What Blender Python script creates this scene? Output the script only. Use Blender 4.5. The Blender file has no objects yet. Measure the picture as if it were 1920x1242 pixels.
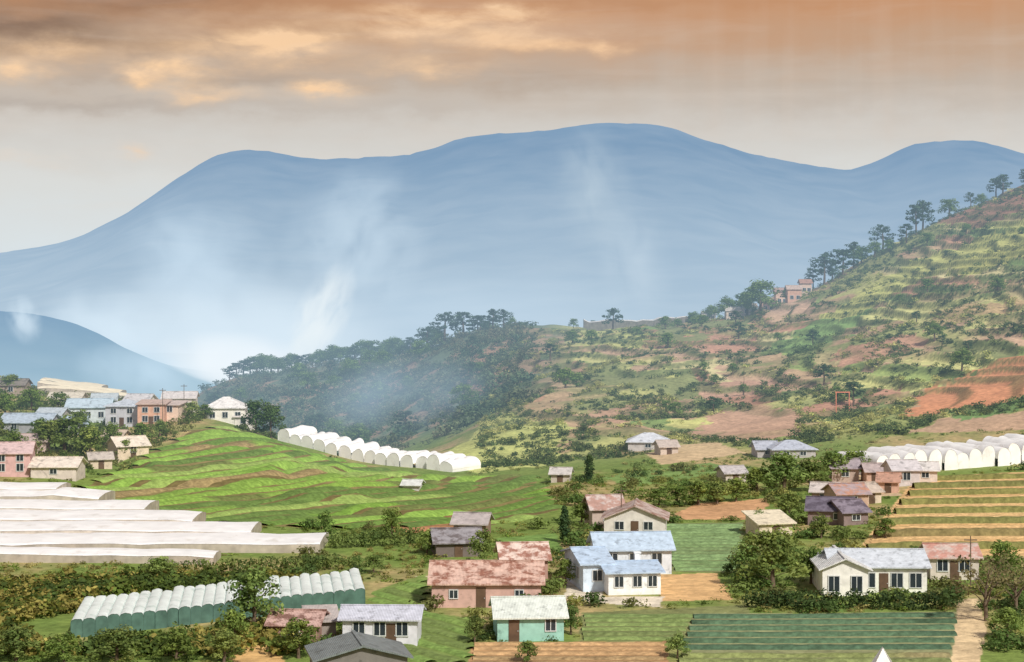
import bpy, math, random, numpy as np, bmesh
from mathutils import Vector
rng=np.random.default_rng(7); random.seed(7)
F=3583.; CU=960.; HV=520.; ZC=60.
scene=bpy.context.scene; coll=scene.collection

def S(r,g,b,k=1.0):
    f=lambda c:(c/255/12.92 if c/255<=0.04045 else ((c/255+0.055)/1.055)**2.4)*k
    return (f(r),f(g),f(b))
SA=lambda *a:np.array(S(*a))

# ------------------------------------------------------------ noise
_p=rng.permutation(256); _t=rng.random(256)
def vnoise(x,y,s=0):
    x=np.asarray(x,float)+s*17.3; y=np.asarray(y,float)+s*9.1
    xi=np.floor(x).astype(int); yi=np.floor(y).astype(int)
    fx=x-xi; fy=y-yi; fx=fx*fx*(3-2*fx); fy=fy*fy*(3-2*fy)
    h=lambda a,b:_t[(a+_p[b&255])&255]
    return (h(xi,yi)*(1-fx)+h(xi+1,yi)*fx)*(1-fy)+(h(xi,yi+1)*(1-fx)+h(xi+1,yi+1)*fx)*fy
def fbm(x,y,s=0,o=4):
    a=.5;r=0;t=0
    for i in range(o):
        r=r+a*vnoise(x*2**i,y*2**i,s+i);t+=a;a*=.5
    return r/t
def sm(a,b,x):
    t=np.clip((x-a)/(b-a),0,1);return t*t*(3-2*t)

# ------------------------------------------------------------ terrain height
U=[-400,0,200,400,530,700,860,1000,1200,1400,1530,1700,1800,1920,2300]
D=[20,60,110,169,210,250,300,350,400,450,520,600,700,800,950,1300,2000,3500,8000,20000]
base=[520+121822/d for d in D]
T={-400:[1105,1000,900,820,760,710,680,700,760,800,850,850,800],
0:[1110,1010,925,860,800,750,706,738,800,850,850,800,740],
200:[1105,1005,925,870,815,770,735,760,820,860,860,800,740],
400:[1100,1007,930,858,796,768,820,860,870,800,712,770,750],
530:[1100,1007,930,862,824,840,880,870,830,770,690,750,740],
700:[1100,1005,930,888,862,885,890,850,790,730,668,730,740],
860:[1100,1003,940,898,874,835,835,785,700,622,660,720,740],
1000:[1100,1003,935,895,865,805,755,700,640,602,640,720,740],
1200:[1100,1003,930,880,838,788,728,665,600,635,680,730,740],
1400:[1100,1003,930,880,828,773,708,640,578,620,680,730,740],
1530:[1100,1003,926,878,818,755,680,600,535,570,660,730,740],
1700:[1096,992,915,866,800,728,638,535,440,480,600,720,740],
1800:[1096,992,913,862,782,700,600,485,385,430,560,710,740],
1920:[1096,992,910,856,756,665,550,435,332,370,520,700,740],
2300:[1095,992,908,850,680,550,420,310,220,260,430,680,740]}
tab=np.array([[*base[:4],*T[u],640,575,542] for u in U])
lu=np.arange(-400,2301,10.); lt=np.linspace(math.log(20),math.log(20000),900)
zr=np.array([[(HV-v)/F*d for v,d in zip(r,D)] for r in tab])
A=np.array([np.interp(lt,np.log(D),r) for r in zr]).T
A=np.array([np.interp(lu,U,r) for r in A])
def gs(M,s,ax):
    k=np.arange(-int(3*s),int(3*s)+1);w=np.exp(-k*k/2/s/s);w/=w.sum()
    P=np.pad(M,[(len(k)//2,)*2 if i==ax else (0,0) for i in range(2)],mode='edge')
    return np.apply_along_axis(lambda m:np.convolve(m,w,'valid'),ax,P)
A=gs(gs(A,4.5,0),4,1)
def hbase(u,d):
    u=np.clip(u,-400,2299.9); t=np.clip(np.log(np.maximum(d,20.01)),lt[0],lt[-1]-1e-6)
    a=(u+400)/10; b=(t-lt[0])/(lt[1]-lt[0])
    i=a.astype(int);j=b.astype(int);fa=a-i;fb=b-j
    i2=np.minimum(i+1,len(lu)-1);j2=np.minimum(j+1,len(lt)-1)
    return (A[j,i]*(1-fa)+A[j,i2]*fa)*(1-fb)+(A[j2,i]*(1-fa)+A[j2,i2]*fa)*fb
STEP=2.7
ph=lambda x,y:fbm(x/38,y/38,8,3)*3.6
def qv(x,y,z): return (z-ZC)/STEP+ph(x,y)
def frac(x,y,z):
    q=qv(x,y,z);return q-np.floor(q)
def tmask(x,y):
    u=CU+F*x/np.maximum(y,1);hill=sm(350,460,y)*(1-sm(1000,1400,y))
    return hill*sm(900,1050,u)*.92*sm(.26,.4,fbm(x/42,y/42,61,3))
def height(x,y):
    x=np.asarray(x,float);y=np.asarray(y,float)
    u=CU+F*x/np.maximum(y,1); z=hbase(u,y)
    hill=sm(350,460,y)*(1-sm(1000,1400,y))
    z=z+(fbm(x/45,y/45,3)-.5)*6*hill+(fbm(x/9,y/9,5)-.5)*(.02+.8*hill)
    m=tmask(x,y)+sm(262,285,y)*(1-sm(370,420,y))*sm(100,180,u)*(1-sm(960,1050,u))*.6
    q=z/STEP+ph(x,y); fr=q-np.floor(q)
    zt=(np.floor(q)+sm(.6,1,fr)-ph(x,y))*STEP
    z=z*(1-m)+zt*m
    return z+ZC
def hz(x,y): return float(height(np.array([x]),np.array([y]))[0])
def Pt(u,d): x=(u-CU)/F*d; return Vector((x,d,hz(x,d)))
def G(u,v,dmin=120,dmax=1500):
    if isinstance(v,str): return Pt(u,float(v))
    d=np.exp(np.linspace(math.log(dmin),math.log(dmax),3500)); x=(u-CU)/F*d
    z=height(x,d); vv=HV+(ZC-z)/d*F
    k=np.nonzero(vv<=v)[0]
    i=k[0] if len(k) else int(np.argmin(vv))
    return Vector((x[i],d[i],z[i]))
def ridge(u,dmax=1000,dmin=450):
    d=np.linspace(dmin,dmax,800);x=(u-CU)/F*d;z=height(x,d);i=int(np.argmax((z-ZC)/d))
    return Vector((x[i],d[i],z[i]))
def poly(pts): return np.array([tuple(G(u,v))[:2] for u,v in pts])
def inpoly(x,y,P):
    c=np.zeros(x.shape,bool);n=len(P)
    m=(x>=P[:,0].min())&(x<=P[:,0].max())&(y>=P[:,1].min())&(y<=P[:,1].max())
    if not m.any(): return c
    xs=x[m];ys=y[m];cc=np.zeros(xs.shape,bool)
    for i in range(n):
        x1,y1=P[i];x2,y2=P[(i+1)%n]
        if y1==y2: continue
        cc^=((y1>ys)!=(y2>ys))&(xs<(x2-x1)*(ys-y1)/(y2-y1)+x1)
    c[m]=cc;return c

# ------------------------------------------------------------ materials
def haze(mat,shader,k=1.0):  # aerial haze painted into the material as emission, stronger with world distance
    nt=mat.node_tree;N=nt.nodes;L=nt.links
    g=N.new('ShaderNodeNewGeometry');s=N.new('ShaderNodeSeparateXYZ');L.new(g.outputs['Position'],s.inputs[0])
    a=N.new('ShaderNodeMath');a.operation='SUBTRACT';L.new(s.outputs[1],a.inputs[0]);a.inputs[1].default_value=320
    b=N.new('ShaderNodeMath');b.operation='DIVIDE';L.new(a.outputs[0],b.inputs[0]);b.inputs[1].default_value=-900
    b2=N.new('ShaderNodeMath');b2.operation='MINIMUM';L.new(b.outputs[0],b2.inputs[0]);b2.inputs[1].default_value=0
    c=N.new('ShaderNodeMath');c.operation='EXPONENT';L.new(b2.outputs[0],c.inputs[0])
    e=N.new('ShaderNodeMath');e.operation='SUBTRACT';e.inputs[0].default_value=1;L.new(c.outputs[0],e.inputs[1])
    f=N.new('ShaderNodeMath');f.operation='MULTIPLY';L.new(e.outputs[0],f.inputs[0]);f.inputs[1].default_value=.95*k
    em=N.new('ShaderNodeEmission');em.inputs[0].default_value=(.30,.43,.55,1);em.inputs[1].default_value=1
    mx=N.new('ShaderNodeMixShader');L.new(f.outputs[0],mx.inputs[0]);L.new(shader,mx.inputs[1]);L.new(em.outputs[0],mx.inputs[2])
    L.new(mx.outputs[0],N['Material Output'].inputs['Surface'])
def newmat(name,col=(1,1,1),rough=.85,attr=False,noise=(.3,1.2),transl=0,bump=0,bumps=3,wave=None,rust=None,spec=.3):
    m=bpy.data.materials.new(name);m.use_nodes=True;nt=m.node_tree;N=nt.nodes;L=nt.links
    b=N['Principled BSDF'];b.inputs['Roughness'].default_value=rough;b.inputs['Specular IOR Level'].default_value=spec
    tc=N.new('ShaderNodeNewGeometry')
    n=N.new('ShaderNodeTexNoise');n.inputs['Scale'].default_value=noise[1];n.inputs['Detail'].default_value=6
    L.new(tc.outputs['Position'],n.inputs['Vector'])
    mr=N.new('ShaderNodeMapRange');mr.inputs[1].default_value=.25;mr.inputs[2].default_value=.75
    mr.inputs[3].default_value=1-noise[0];mr.inputs[4].default_value=1+noise[0];L.new(n.outputs[0],mr.inputs[0])
    if attr:
        a=N.new('ShaderNodeAttribute');a.attribute_name='Col'
        oi=N.new('ShaderNodeObjectInfo')
        mm=N.new('ShaderNodeMix');mm.data_type='RGBA';mm.blend_type='MULTIPLY';mm.inputs[0].default_value=1
        L.new(a.outputs['Color'],mm.inputs[6]);L.new(oi.outputs['Color'],mm.inputs[7]);c=mm.outputs[2]
    else:
        r=N.new('ShaderNodeRGB');r.outputs[0].default_value=(*col,1);c=r.outputs[0]
    if rust:
        n2=N.new('ShaderNodeTexNoise');n2.inputs['Scale'].default_value=rust[1];n2.inputs['Detail'].default_value=5;n2.inputs['Roughness'].default_value=.7
        L.new(tc.outputs['Position'],n2.inputs['Vector'])
        m2=N.new('ShaderNodeMapRange');m2.inputs[1].default_value=rust[2];m2.inputs[2].default_value=rust[2]+.12;L.new(n2.outputs[0],m2.inputs[0])
        mr2=N.new('ShaderNodeMix');mr2.data_type='RGBA';L.new(m2.outputs[0],mr2.inputs[0]);L.new(c,mr2.inputs[6]);mr2.inputs[7].default_value=(*rust[0],1);c=mr2.outputs[2]
    mu=N.new('ShaderNodeVectorMath');mu.operation='MULTIPLY';L.new(c,mu.inputs[0]);L.new(mr.outputs[0],mu.inputs[1])
    L.new(mu.outputs[0],b.inputs['Base Color'])
    if bump:
        n3=N.new('ShaderNodeTexNoise');n3.inputs['Scale'].default_value=bumps;n3.inputs['Detail'].default_value=5;L.new(tc.outputs['Position'],n3.inputs['Vector'])
        bp=N.new('ShaderNodeBump');bp.inputs['Strength'].default_value=1;bp.inputs['Distance'].default_value=bump;L.new(n3.outputs[0],bp.inputs['Height']);L.new(bp.outputs[0],b.inputs['Normal'])
    if wave:
        t2=N.new('ShaderNodeTexCoord');w=N.new('ShaderNodeTexWave');w.inputs['Scale'].default_value=wave;L.new(t2.outputs['Object'],w.inputs['Vector'])
        bp=N.new('ShaderNodeBump');bp.inputs['Strength'].default_value=.6;bp.inputs['Distance'].default_value=.06;L.new(w.outputs[0],bp.inputs['Height']);L.new(bp.outputs[0],b.inputs['Normal'])
    sh=b.outputs[0]
    if transl:
        tr=N.new('ShaderNodeBsdfTranslucent');L.new(mu.outputs[0],tr.inputs[0]);ms=N.new('ShaderNodeMixShader');ms.inputs[0].default_value=transl
        L.new(sh,ms.inputs[1]);L.new(tr.outputs[0],ms.inputs[2]);sh=ms.outputs[0]
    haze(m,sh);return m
M_ground=newmat('ground_soil',attr=True,noise=(.3,.9),bump=.2,bumps=1.5,rough=.95,spec=.1)
M_leaf=newmat('foliage',attr=True,noise=(.25,.7),transl=.35,rough=.7,spec=.15)
M_crop=newmat('crop_rows',attr=True,noise=(.3,2.5),bump=.1,bumps=4,rough=.9,spec=.1)
M_bark=newmat('bark',S(105,90,75),noise=(.3,4))
M_glass=newmat('window_glass',(.03,.04,.05),rough=.15,noise=(.3,1),spec=.5)
M_frame=newmat('frame_paint',(.6,.62,.62),rough=.5,noise=(.08,3))
M_door=newmat('door_wood',S(95,75,60),rough=.6)
M_plastic=newmat('greenhouse_plastic',(.86,.85,.84),rough=.5,noise=(.1,.5),rust=((.72,.69,.65),.35,.56))
M_cream=newmat('cream_film',(.84,.76,.58),rough=.5,noise=(.12,.5),rust=((.70,.60,.44),.35,.56))
M_plasticg=newmat('greenhouse_pale_green_film',(.74,.81,.78),rough=.4,noise=(.12,.6),rust=((.52,.62,.58),.5,.54))
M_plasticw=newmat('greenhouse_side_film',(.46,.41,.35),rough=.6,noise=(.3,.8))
M_teal=newmat('shade_net_teal',S(78,108,98),rough=.8,noise=(.35,1))
M_steel=newmat('galvanised_frame',(.4,.4,.4),rough=.5)
_mc={}
def wallm(c):
    if ('w',c) not in _mc:_mc['w',c]=newmat('painted_wall',S(*c),rough=.85,noise=(.16,1.3),rust=(tuple(x*.6 for x in S(*c)),.9,.57))
    return _mc['w',c]
def roofm(c,r=None):
    k=('r',c,r)
    if k not in _mc:_mc[k]=newmat('metal_roof',S(*c),rough=.5,noise=(.2,1.5),wave=2.2,rust=(S(*(r or tuple(int(x*.75) for x in c))),.8,.46 if r else .54))
    return _mc[k]

# ------------------------------------------------------------ mesh helpers
def mkmesh(name,V,Fc,mats,cols=None,midx=None,smooth=False):
    V=np.asarray(V,np.float32).reshape(-1,3);me=bpy.data.meshes.new(name)
    if isinstance(Fc,np.ndarray):
        n,k=Fc.shape;me.vertices.add(len(V));me.vertices.foreach_set('co',V.ravel())
        me.loops.add(n*k);me.loops.foreach_set('vertex_index',Fc.ravel().astype(np.int32))
        me.polygons.add(n);me.polygons.foreach_set('loop_start',np.arange(0,n*k,k,dtype=np.int32));me.polygons.foreach_set('loop_total',np.full(n,k,np.int32))
        me.update(calc_edges=True)
    else:
        me.from_pydata([tuple(map(float,v)) for v in V],[],Fc);me.update()
    for m in mats:me.materials.append(m)
    if cols is not None:
        at=me.color_attributes.new('Col','FLOAT_COLOR','POINT');c=np.ones((len(V),4),np.float32);c[:,:3]=cols;at.data.foreach_set('color',c.ravel())
    if smooth:me.polygons.foreach_set('use_smooth',np.ones(len(me.polygons),bool))
    return me
def obj(name,me,parent=None,loc=None,rot=0,label=None,cat=None,kind=None,group=None,scale=None):
    o=bpy.data.objects.new(name,me);coll.objects.link(o)
    if parent:o.parent=parent
    if loc is not None:o.location=loc
    if rot:o.rotation_euler=(0,0,rot)
    if scale is not None:o.scale=scale
    if label:o['label']=label
    if cat:o['category']=cat
    if kind:o['kind']=kind
    if group:o['group']=group
    return o
class B:
    def __init__(s):s.v=[];s.f=[]
    def box(s,x0,x1,y0,y1,z0,z1):
        n=len(s.v);s.v+=[(x0,y0,z0),(x1,y0,z0),(x1,y1,z0),(x0,y1,z0),(x0,y0,z1),(x1,y0,z1),(x1,y1,z1),(x0,y1,z1)]
        s.f+=[tuple(n+i for i in q) for q in((0,3,2,1),(4,5,6,7),(0,1,5,4),(1,2,6,5),(2,3,7,6),(3,0,4,7))]
    def slab(s,P,t):
        n=len(s.v);k=len(P);s.v+=[tuple(p) for p in P]+[(p[0],p[1],p[2]-t) for p in P]
        s.f+=[tuple(range(n,n+k)),tuple(range(n+2*k-1,n+k-1,-1))]+[(n+i,n+k+i,n+k+(i+1)%k,n+(i+1)%k) for i in range(k)]
    def add(s,V,Fc):
        n=len(s.v);s.v+=V;s.f+=[tuple(n+i for i in q) for q in Fc]

# ------------------------------------------------------------ ground regions (surveyed onto the terrain)
REG=[];EXC=[]
def reg(pts,c,ex=True):
    P=poly(pts);REG.append((P,SA(*c)))
    if ex:EXC.append(P)
SLOPE=[(150,915),(330,'385'),(430,'405'),(525,'392'),(700,'376'),(860,'368'),(1000,893),(1050,955),(920,985),(600,992),(300,975)]
reg(SLOPE,(134,122,80))
reg([(730,1000),(760,965),(910,962),(905,1000)],(186,134,98))
reg([(1250,975),(1300,945),(1440,935),(1430,975)],(200,156,116))
reg([(1235,982),(1395,980),(1390,1075),(1255,1072)],(126,134,90))
reg([(1235,1078),(1345,1075),(1375,1125),(1240,1128)],(214,174,124))
reg([(880,1206),(1250,1203),(1250,1300),(870,1300)],(180,142,102))
reg([(1090,1150),(1400,1135),(1400,1200),(1085,1203)],(130,134,88))
reg([(1300,1150),(1800,1148),(1800,1300),(1260,1300)],(146,148,108))
reg([(1600,1045),(1720,895),(2100,880),(2100,1045)],(218,180,128))
reg([(1770,1300),(1790,1200),(1795,1125),(1835,1122),(1850,1180),(1825,1300)],(218,192,152))
reg([(690,1145),(780,1080),(808,1080),(735,1145)],(204,190,160))
reg([(1695,785),(1725,738),(1850,690),(2000,640),(2000,745),(1810,762)],(208,146,108))
reg([(1700,815),(1760,785),(2100,752),(2100,812)],(192,160,132))
reg([(1290,815),(1360,765),(1500,770),(1500,815),(1400,830)],(194,158,132))
reg([(1210,850),(1330,830),(1400,850),(1240,872)],(204,178,140))
reg([(1330,600),(1350,575),(1520,560),(1520,592)],(196,164,138))
reg([(1560,870),(1660,870),(1690,930),(1560,935)],(206,180,146))
reg([(700,1110),(800,1075),(800,1150),(900,1160),(880,1250),(780,1250),(690,1150)],(122,140,76),False)
reg([(930,1010),(1040,1000),(1060,1040),(940,1040)],(120,150,80))
reg([(1060,1080),(1110,1060),(1130,1120),(1250,1118),(1240,1140),(1060,1125)],(216,204,184))
reg([(440,1215),(520,1205),(540,1290),(430,1290)],(214,174,118))
reg([(820,870),(900,800),(960,770),(1010,790),(1080,800),(1040,870),(900,890)],(188,192,118),False)
for q,c in [([(1100,775),(1290,748),(1300,772),(1110,800)],(186,152,126)),([(1300,725),(1480,695),(1500,715),(1320,748)],(194,156,132)),([(1560,665),(1730,620),(1740,645),(1570,690)],(190,148,122)),
  ([(1180,690),(1320,655),(1330,672),(1190,708)],(184,156,128)),([(1500,765),(1690,715),(1690,740),(1540,785)],(188,144,120)),([(1740,585),(1960,550),(1960,568),(1750,605)],(190,164,122)),
  ([(850,745),(870,670),(960,640),(980,655),(930,740)],(170,138,114)),([(900,700),(990,630),(1060,640),(980,720)],(166,142,116)),
  ([(1750,418),(1840,350),(1990,300),(1990,385),(1900,400),(1820,430)],(166,126,104)),([(1540,700),(1660,680),(1660,692),(1545,715)],(200,168,140))]:
    reg(q,c,False)
for q,c in [([(1440,650),(1520,605),(1640,570),(1600,612),(1500,665)],(136,166,98)),([(1540,595),(1700,500),(1930,425),(1930,455),(1720,530),(1580,600)],(194,194,118)),([(1780,500),(1940,455),(1940,480),(1800,520)],(190,188,112)),
  ([(1130,895),(1330,868),(1400,880),(1180,915)],(126,152,86)),([(1780,775),(1930,735),(1930,760),(1800,790)],(122,150,90))]:
    reg(q,c,False)
PARC=np.array([SA(*c) for c in [(146,150,98),(194,162,134),(190,190,120),(188,144,120),(122,144,86),(172,158,116),(208,196,146),(130,136,90),(154,170,100),(184,156,124),(176,132,110),(200,198,130),(112,132,80)]])
def ground_col(x,y,z):
    u=CU+F*x/np.maximum(y,1)
    n1=fbm(x/14,y/20,11);n2=fbm(x/4,y/5,12);n3=fbm(x/40,y/40,13)
    c=lambda *a:SA(*a)[None]
    t=lambda a:np.asarray(a)[:,None]
    col=c(122,140,72)*(1-t(sm(.45,.66,n1)))+c(178,158,112)*t(sm(.45,.66,n1))
    col=col*(1-.4*t(sm(.5,.7,n2)))+c(102,126,62)*.4*t(sm(.5,.7,n2))
    hill=sm(370,420,y)*sm(820,950,u)
    q=qv(x,y,z);lv=np.floor(q).astype(int);fr=q-lv
    cell=np.floor((x+(fbm(x/12,y/12,71)-.5)*16+lv*7.7)/(12+(lv%5)*4)).astype(int)
    h=_p[(cell+_p[(lv+300)&255])&255]%len(PARC)
    # fine planted rows inside each parcel follow the contour
    row=.86+.28*(np.sin(fr*60+y*.0)*.5+.5)
    pc=PARC[h]*(.80+.36*t(n2))*t(row)
    tm=tmask(x,y)
    smooth=c(138,146,94)*(1-t(sm(.42,.6,n3)))+c(186,186,120)*t(sm(.42,.6,n3))
    smooth=smooth*(1-t(sm(.55,.68,n1)))+c(186,156,126)*t(sm(.55,.68,n1))
    k_=t(np.clip(tm*1.1,0,1))*.95
    hc=smooth*(1-k_)+pc*k_
    col=col*(1-t(hill))+hc*t(hill)
    dk=sm(520,600,y)*(1-sm(1000,1120,u))
    dc=c(110,126,100)*(1-t(sm(.5,.64,n1)))+c(164,140,116)*t(sm(.5,.64,n1))
    col=col*(1-t(dk))+dc*t(dk)
    j=(fbm(x/3,y/3,21)-.5)*(1.2+7*hill);k=(fbm(x/3,y/3,25)-.5)*(1.2+7*hill)
    j=np.where((y<315)&(u>1560),0,j);k=np.where((y<315)&(u>1560),0,k)
    for P,cc in REG:
        m=inpoly(x+j,y+k,P)
        col[m]=cc*(.78+.4*n2[m])[:,None]
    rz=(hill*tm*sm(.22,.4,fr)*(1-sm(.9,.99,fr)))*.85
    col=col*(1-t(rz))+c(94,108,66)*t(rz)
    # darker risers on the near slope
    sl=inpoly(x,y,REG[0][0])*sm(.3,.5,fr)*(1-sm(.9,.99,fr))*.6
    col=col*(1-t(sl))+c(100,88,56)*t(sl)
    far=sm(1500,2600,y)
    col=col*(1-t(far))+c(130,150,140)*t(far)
    return col

uu=np.concatenate([np.arange(-3000,-80,60),np.arange(-80,2001,4),np.arange(2060,5000,60)]).astype(float)
dd=np.concatenate([np.exp(np.linspace(math.log(20),math.log(150),40))[:-1],np.exp(np.linspace(math.log(150),math.log(1000),820)),np.exp(np.linspace(math.log(1000),math.log(20000),90))[1:]])
UU,DD=np.meshgrid(uu,dd);X=((UU-CU)/F*DD).ravel();Y=DD.ravel();Z=height(X,Y)
nr,nc=DD.shape;I=np.arange(nr*nc).reshape(nr,nc)
Q=np.stack([I[:-1,:-1],I[:-1,1:],I[1:,1:],I[1:,:-1]],-1).reshape(-1,4)
obj('ground',mkmesh('ground',np.stack([X,Y,Z],1),Q,[M_ground],cols=ground_col(X,Y,Z),smooth=True),kind='structure',label='terraced farmland valley and hillside with mixed soil and grass',cat='ground')

# ------------------------------------------------------------ mountains
def ridgemesh(name,prof,d0,d1,vfoot,mat,label,du=12,nd=90,rough=10,back=1.5):
    us=np.arange(-3000,5000,du).astype(float)
    pv=np.interp(us,[p[0] for p in prof],[p[1] for p in prof])
    k=np.arange(-4,5);w=np.exp(-k*k/6.);w/=w.sum();pv=np.convolve(np.pad(pv,4,mode='edge'),w,'valid')
    pv=pv+(fbm(us/38,us*0,55)-.5)*5+(vnoise(us/14,us*0,57)-.5)*2
    ds=np.concatenate([np.linspace(d0,d1,nd),np.linspace(d1,d1*back,20)[1:]])
    a,b=np.meshgrid(us,ds);x=(a-CU)/F*d1*(.55+.45*b/d1);y=b
    zt=(HV-pv)/F*d1;zf=(HV-vfoot)/F*d0
    t=np.clip((b-d0)/(d1-d0),0,1);s=np.where(b<=d1,t**1.35,1-((b-d1)/(d1*(back-1)))**1.3)
    z=zf+(zt[None]-zf)*s
    S_=d1/12.
    g=np.abs(fbm(x/S_,y/S_*.5,31,5)-.5)*2
    z=z-g*rough*np.sin(np.pi*np.clip(s,0,1))*6+(fbm(x/S_*4,y/S_*4,37)-.5)*rough*.35
    I=np.arange(a.size).reshape(a.shape);Q=np.stack([I[:-1,:-1],I[:-1,1:],I[1:,1:],I[1:,:-1]],-1).reshape(-1,4)
    return obj(name,mkmesh(name,np.stack([x.ravel(),y.ravel(),z.ravel()+ZC],1),Q,[mat],smooth=True),kind='structure',label=label,cat='mountain')
def mtmat(name,top,low,z0,z1,k):  # distance haze painted as blue emission over the forest colour, paler toward the foot
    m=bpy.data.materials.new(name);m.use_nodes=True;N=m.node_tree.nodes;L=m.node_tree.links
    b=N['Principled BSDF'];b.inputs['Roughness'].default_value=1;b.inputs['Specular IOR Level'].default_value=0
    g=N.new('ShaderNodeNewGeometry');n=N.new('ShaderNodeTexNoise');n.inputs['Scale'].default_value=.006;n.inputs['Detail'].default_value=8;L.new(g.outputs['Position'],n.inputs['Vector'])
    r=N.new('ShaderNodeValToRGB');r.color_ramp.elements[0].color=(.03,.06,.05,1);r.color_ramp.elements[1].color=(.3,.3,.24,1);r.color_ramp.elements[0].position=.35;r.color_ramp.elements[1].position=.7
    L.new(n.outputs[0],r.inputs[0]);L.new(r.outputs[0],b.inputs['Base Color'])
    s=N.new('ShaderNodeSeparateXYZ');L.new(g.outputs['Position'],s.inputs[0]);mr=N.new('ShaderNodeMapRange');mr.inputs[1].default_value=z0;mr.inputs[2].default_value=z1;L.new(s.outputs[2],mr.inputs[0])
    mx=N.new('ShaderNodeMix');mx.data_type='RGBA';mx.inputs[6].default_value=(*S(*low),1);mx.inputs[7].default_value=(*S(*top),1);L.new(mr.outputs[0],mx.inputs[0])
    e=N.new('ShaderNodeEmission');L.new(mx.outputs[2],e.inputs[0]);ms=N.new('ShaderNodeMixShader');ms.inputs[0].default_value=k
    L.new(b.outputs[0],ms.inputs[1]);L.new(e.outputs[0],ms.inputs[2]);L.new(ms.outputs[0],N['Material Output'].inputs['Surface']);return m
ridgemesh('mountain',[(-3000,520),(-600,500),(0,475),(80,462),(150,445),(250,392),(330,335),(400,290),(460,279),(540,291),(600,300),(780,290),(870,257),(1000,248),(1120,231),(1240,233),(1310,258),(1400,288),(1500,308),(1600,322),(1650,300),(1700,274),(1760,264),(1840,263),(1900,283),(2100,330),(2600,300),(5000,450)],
  2600,6500,715,mtmat('forest_painted_haze',(134,166,198),(186,210,230),-30,480,.87),'long forested mountain ridge with blue haze painted into its colour',rough=13)
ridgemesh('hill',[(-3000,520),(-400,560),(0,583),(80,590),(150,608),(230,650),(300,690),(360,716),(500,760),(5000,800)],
  1350,1750,770,mtmat('wood_painted_haze',(116,158,198),(172,206,226),-35,50,.82),'low wooded hill deep blue with painted haze',rough=2.5,back=1.15,nd=40)

# ------------------------------------------------------------ crop fields
def crop(pts,a,b,sp,w,h,pal,label,jit=.2,name='crop_field',hv=.6,warm=.22):
    P=poly(pts);EXC.append(P)
    if a is None:dv=np.array([1.,0.])
    else:
        a=G(*a);b=G(*b);dv=np.array([b.x-a.x,b.y-a.y]);dv/=np.linalg.norm(dv)
    nv=np.array([-dv[1],dv[0]])
    s=P@nv;l=P@dv;V=[];Qs=[];C=[];n0=0;step=.5
    for k,o in enumerate(np.arange(s.min()+sp/2,s.max(),sp)):
        t=np.arange(l.min(),l.max(),step);wob=(vnoise(t/6,t*0+k,4)-.5)*jit
        c=t[:,None]*dv+(o+wob)[:,None]*nv;ins=inpoly(c[:,0],c[:,1],P)
        i1=rng.integers(len(pal));i2=rng.integers(len(pal));mixv=sm(.46,.54,vnoise(t/22,t*0+k*1.7,19))[:,None]
        pc=(SA(*pal[i1])*mixv+SA(*pal[i2])*(1-mixv))*(1-warm)+SA(165,148,112)*warm
        prof=[(-.5,-.05),(-.32,.75),(0,1),(.32,.75),(.5,-.05)]
        hh=h*(1-hv/2+hv*vnoise(t/.9,t*0+k*7,9))
        pts3=[]
        for q,g in prof:
            p=c+(q*w*(1-hv/4+hv/2*vnoise(t/.8,t*0+k,14)))[:,None]*nv;pts3.append(np.column_stack([p,height(p[:,0],p[:,1])+np.maximum(g*hh,-.05)+.02]))
        G3=np.stack(pts3,1);m=len(t);V.append(G3.reshape(-1,3));I=np.arange(m*5).reshape(m,5)+n0;n0+=m*5
        ok=ins[:-1]&ins[1:];q=np.stack([I[:-1,:-1],I[:-1,1:],I[1:,1:],I[1:,:-1]],-1)[ok].reshape(-1,4);Qs.append(q)
        C.append(np.repeat(pc,5,0)*(.75+.5*rng.random((m*5,1))))
    obj(name,mkmesh(name,np.concatenate(V),np.concatenate(Qs),[M_crop],cols=np.concatenate(C)),kind='stuff',label=label,cat='crops')
crop(SLOPE,(300,945),(700,905),5.4,3.9,.3,[(116,156,62),(134,172,76),(98,132,58),(150,132,92),(122,156,68),(104,118,64),(142,168,88),(128,164,70),(94,124,60)],'vegetable beds in broad contour rows on a green slope',warm=.08,jit=.8)
crop([(1240,984),(1392,982),(1388,1072),(1258,1070)],None,None,2.6,1.7,.2,[(100,140,88),(110,150,98),(94,130,84)],'small green vegetable plot with close rows')
crop([(1300,1152),(1795,1150),(1790,1218),(1262,1222)],None,None,3.2,1.7,.28,[(72,100,78),(82,110,84),(66,92,70)],'dark green netted crop rows',warm=.04,hv=.3)
crop([(1095,1152),(1310,1150),(1280,1202),(1085,1203)],None,None,2.4,1.5,.2,[(100,132,72),(112,142,78),(94,120,66)],'green leafy crop rows')
crop([(880,1208),(1245,1206),(1245,1290),(870,1290)],None,None,2.2,1.4,.15,[(196,156,112),(182,144,102),(160,132,96)],'brown tilled soil with raised beds')
crop([(1270,1226),(1790,1224),(1790,1290),(1260,1290)],None,None,2.4,1.5,.25,[(120,138,80),(136,130,92),(104,124,72)],'mixed crop rows on brown soil')
crop([(1614,1042),(1724,900),(2100,885),(2100,1042)],None,None,11,2.6,.8,[(112,114,66),(120,120,68),(106,110,62),(126,114,74)],'dark hedged terrace strips between tan soil beds',jit=.1,warm=.08,hv=.2)
crop([(1612,1040),(1722,900),(2100,885),(2100,1040)],None,None,2.4,1.9,.05,[(222,184,130),(214,174,120),(228,194,142)],'tan straw mulched beds in fine rows',warm=.05,hv=.2,jit=0)
crop([(700,1115),(800,1085),(800,1150),(900,1162),(880,1245),(785,1245),(695,1150)],(700,1130),(880,1180),2.1,1.5,.2,[(108,150,66),(122,160,74),(98,130,62)],'fresh green garden beds')

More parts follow.
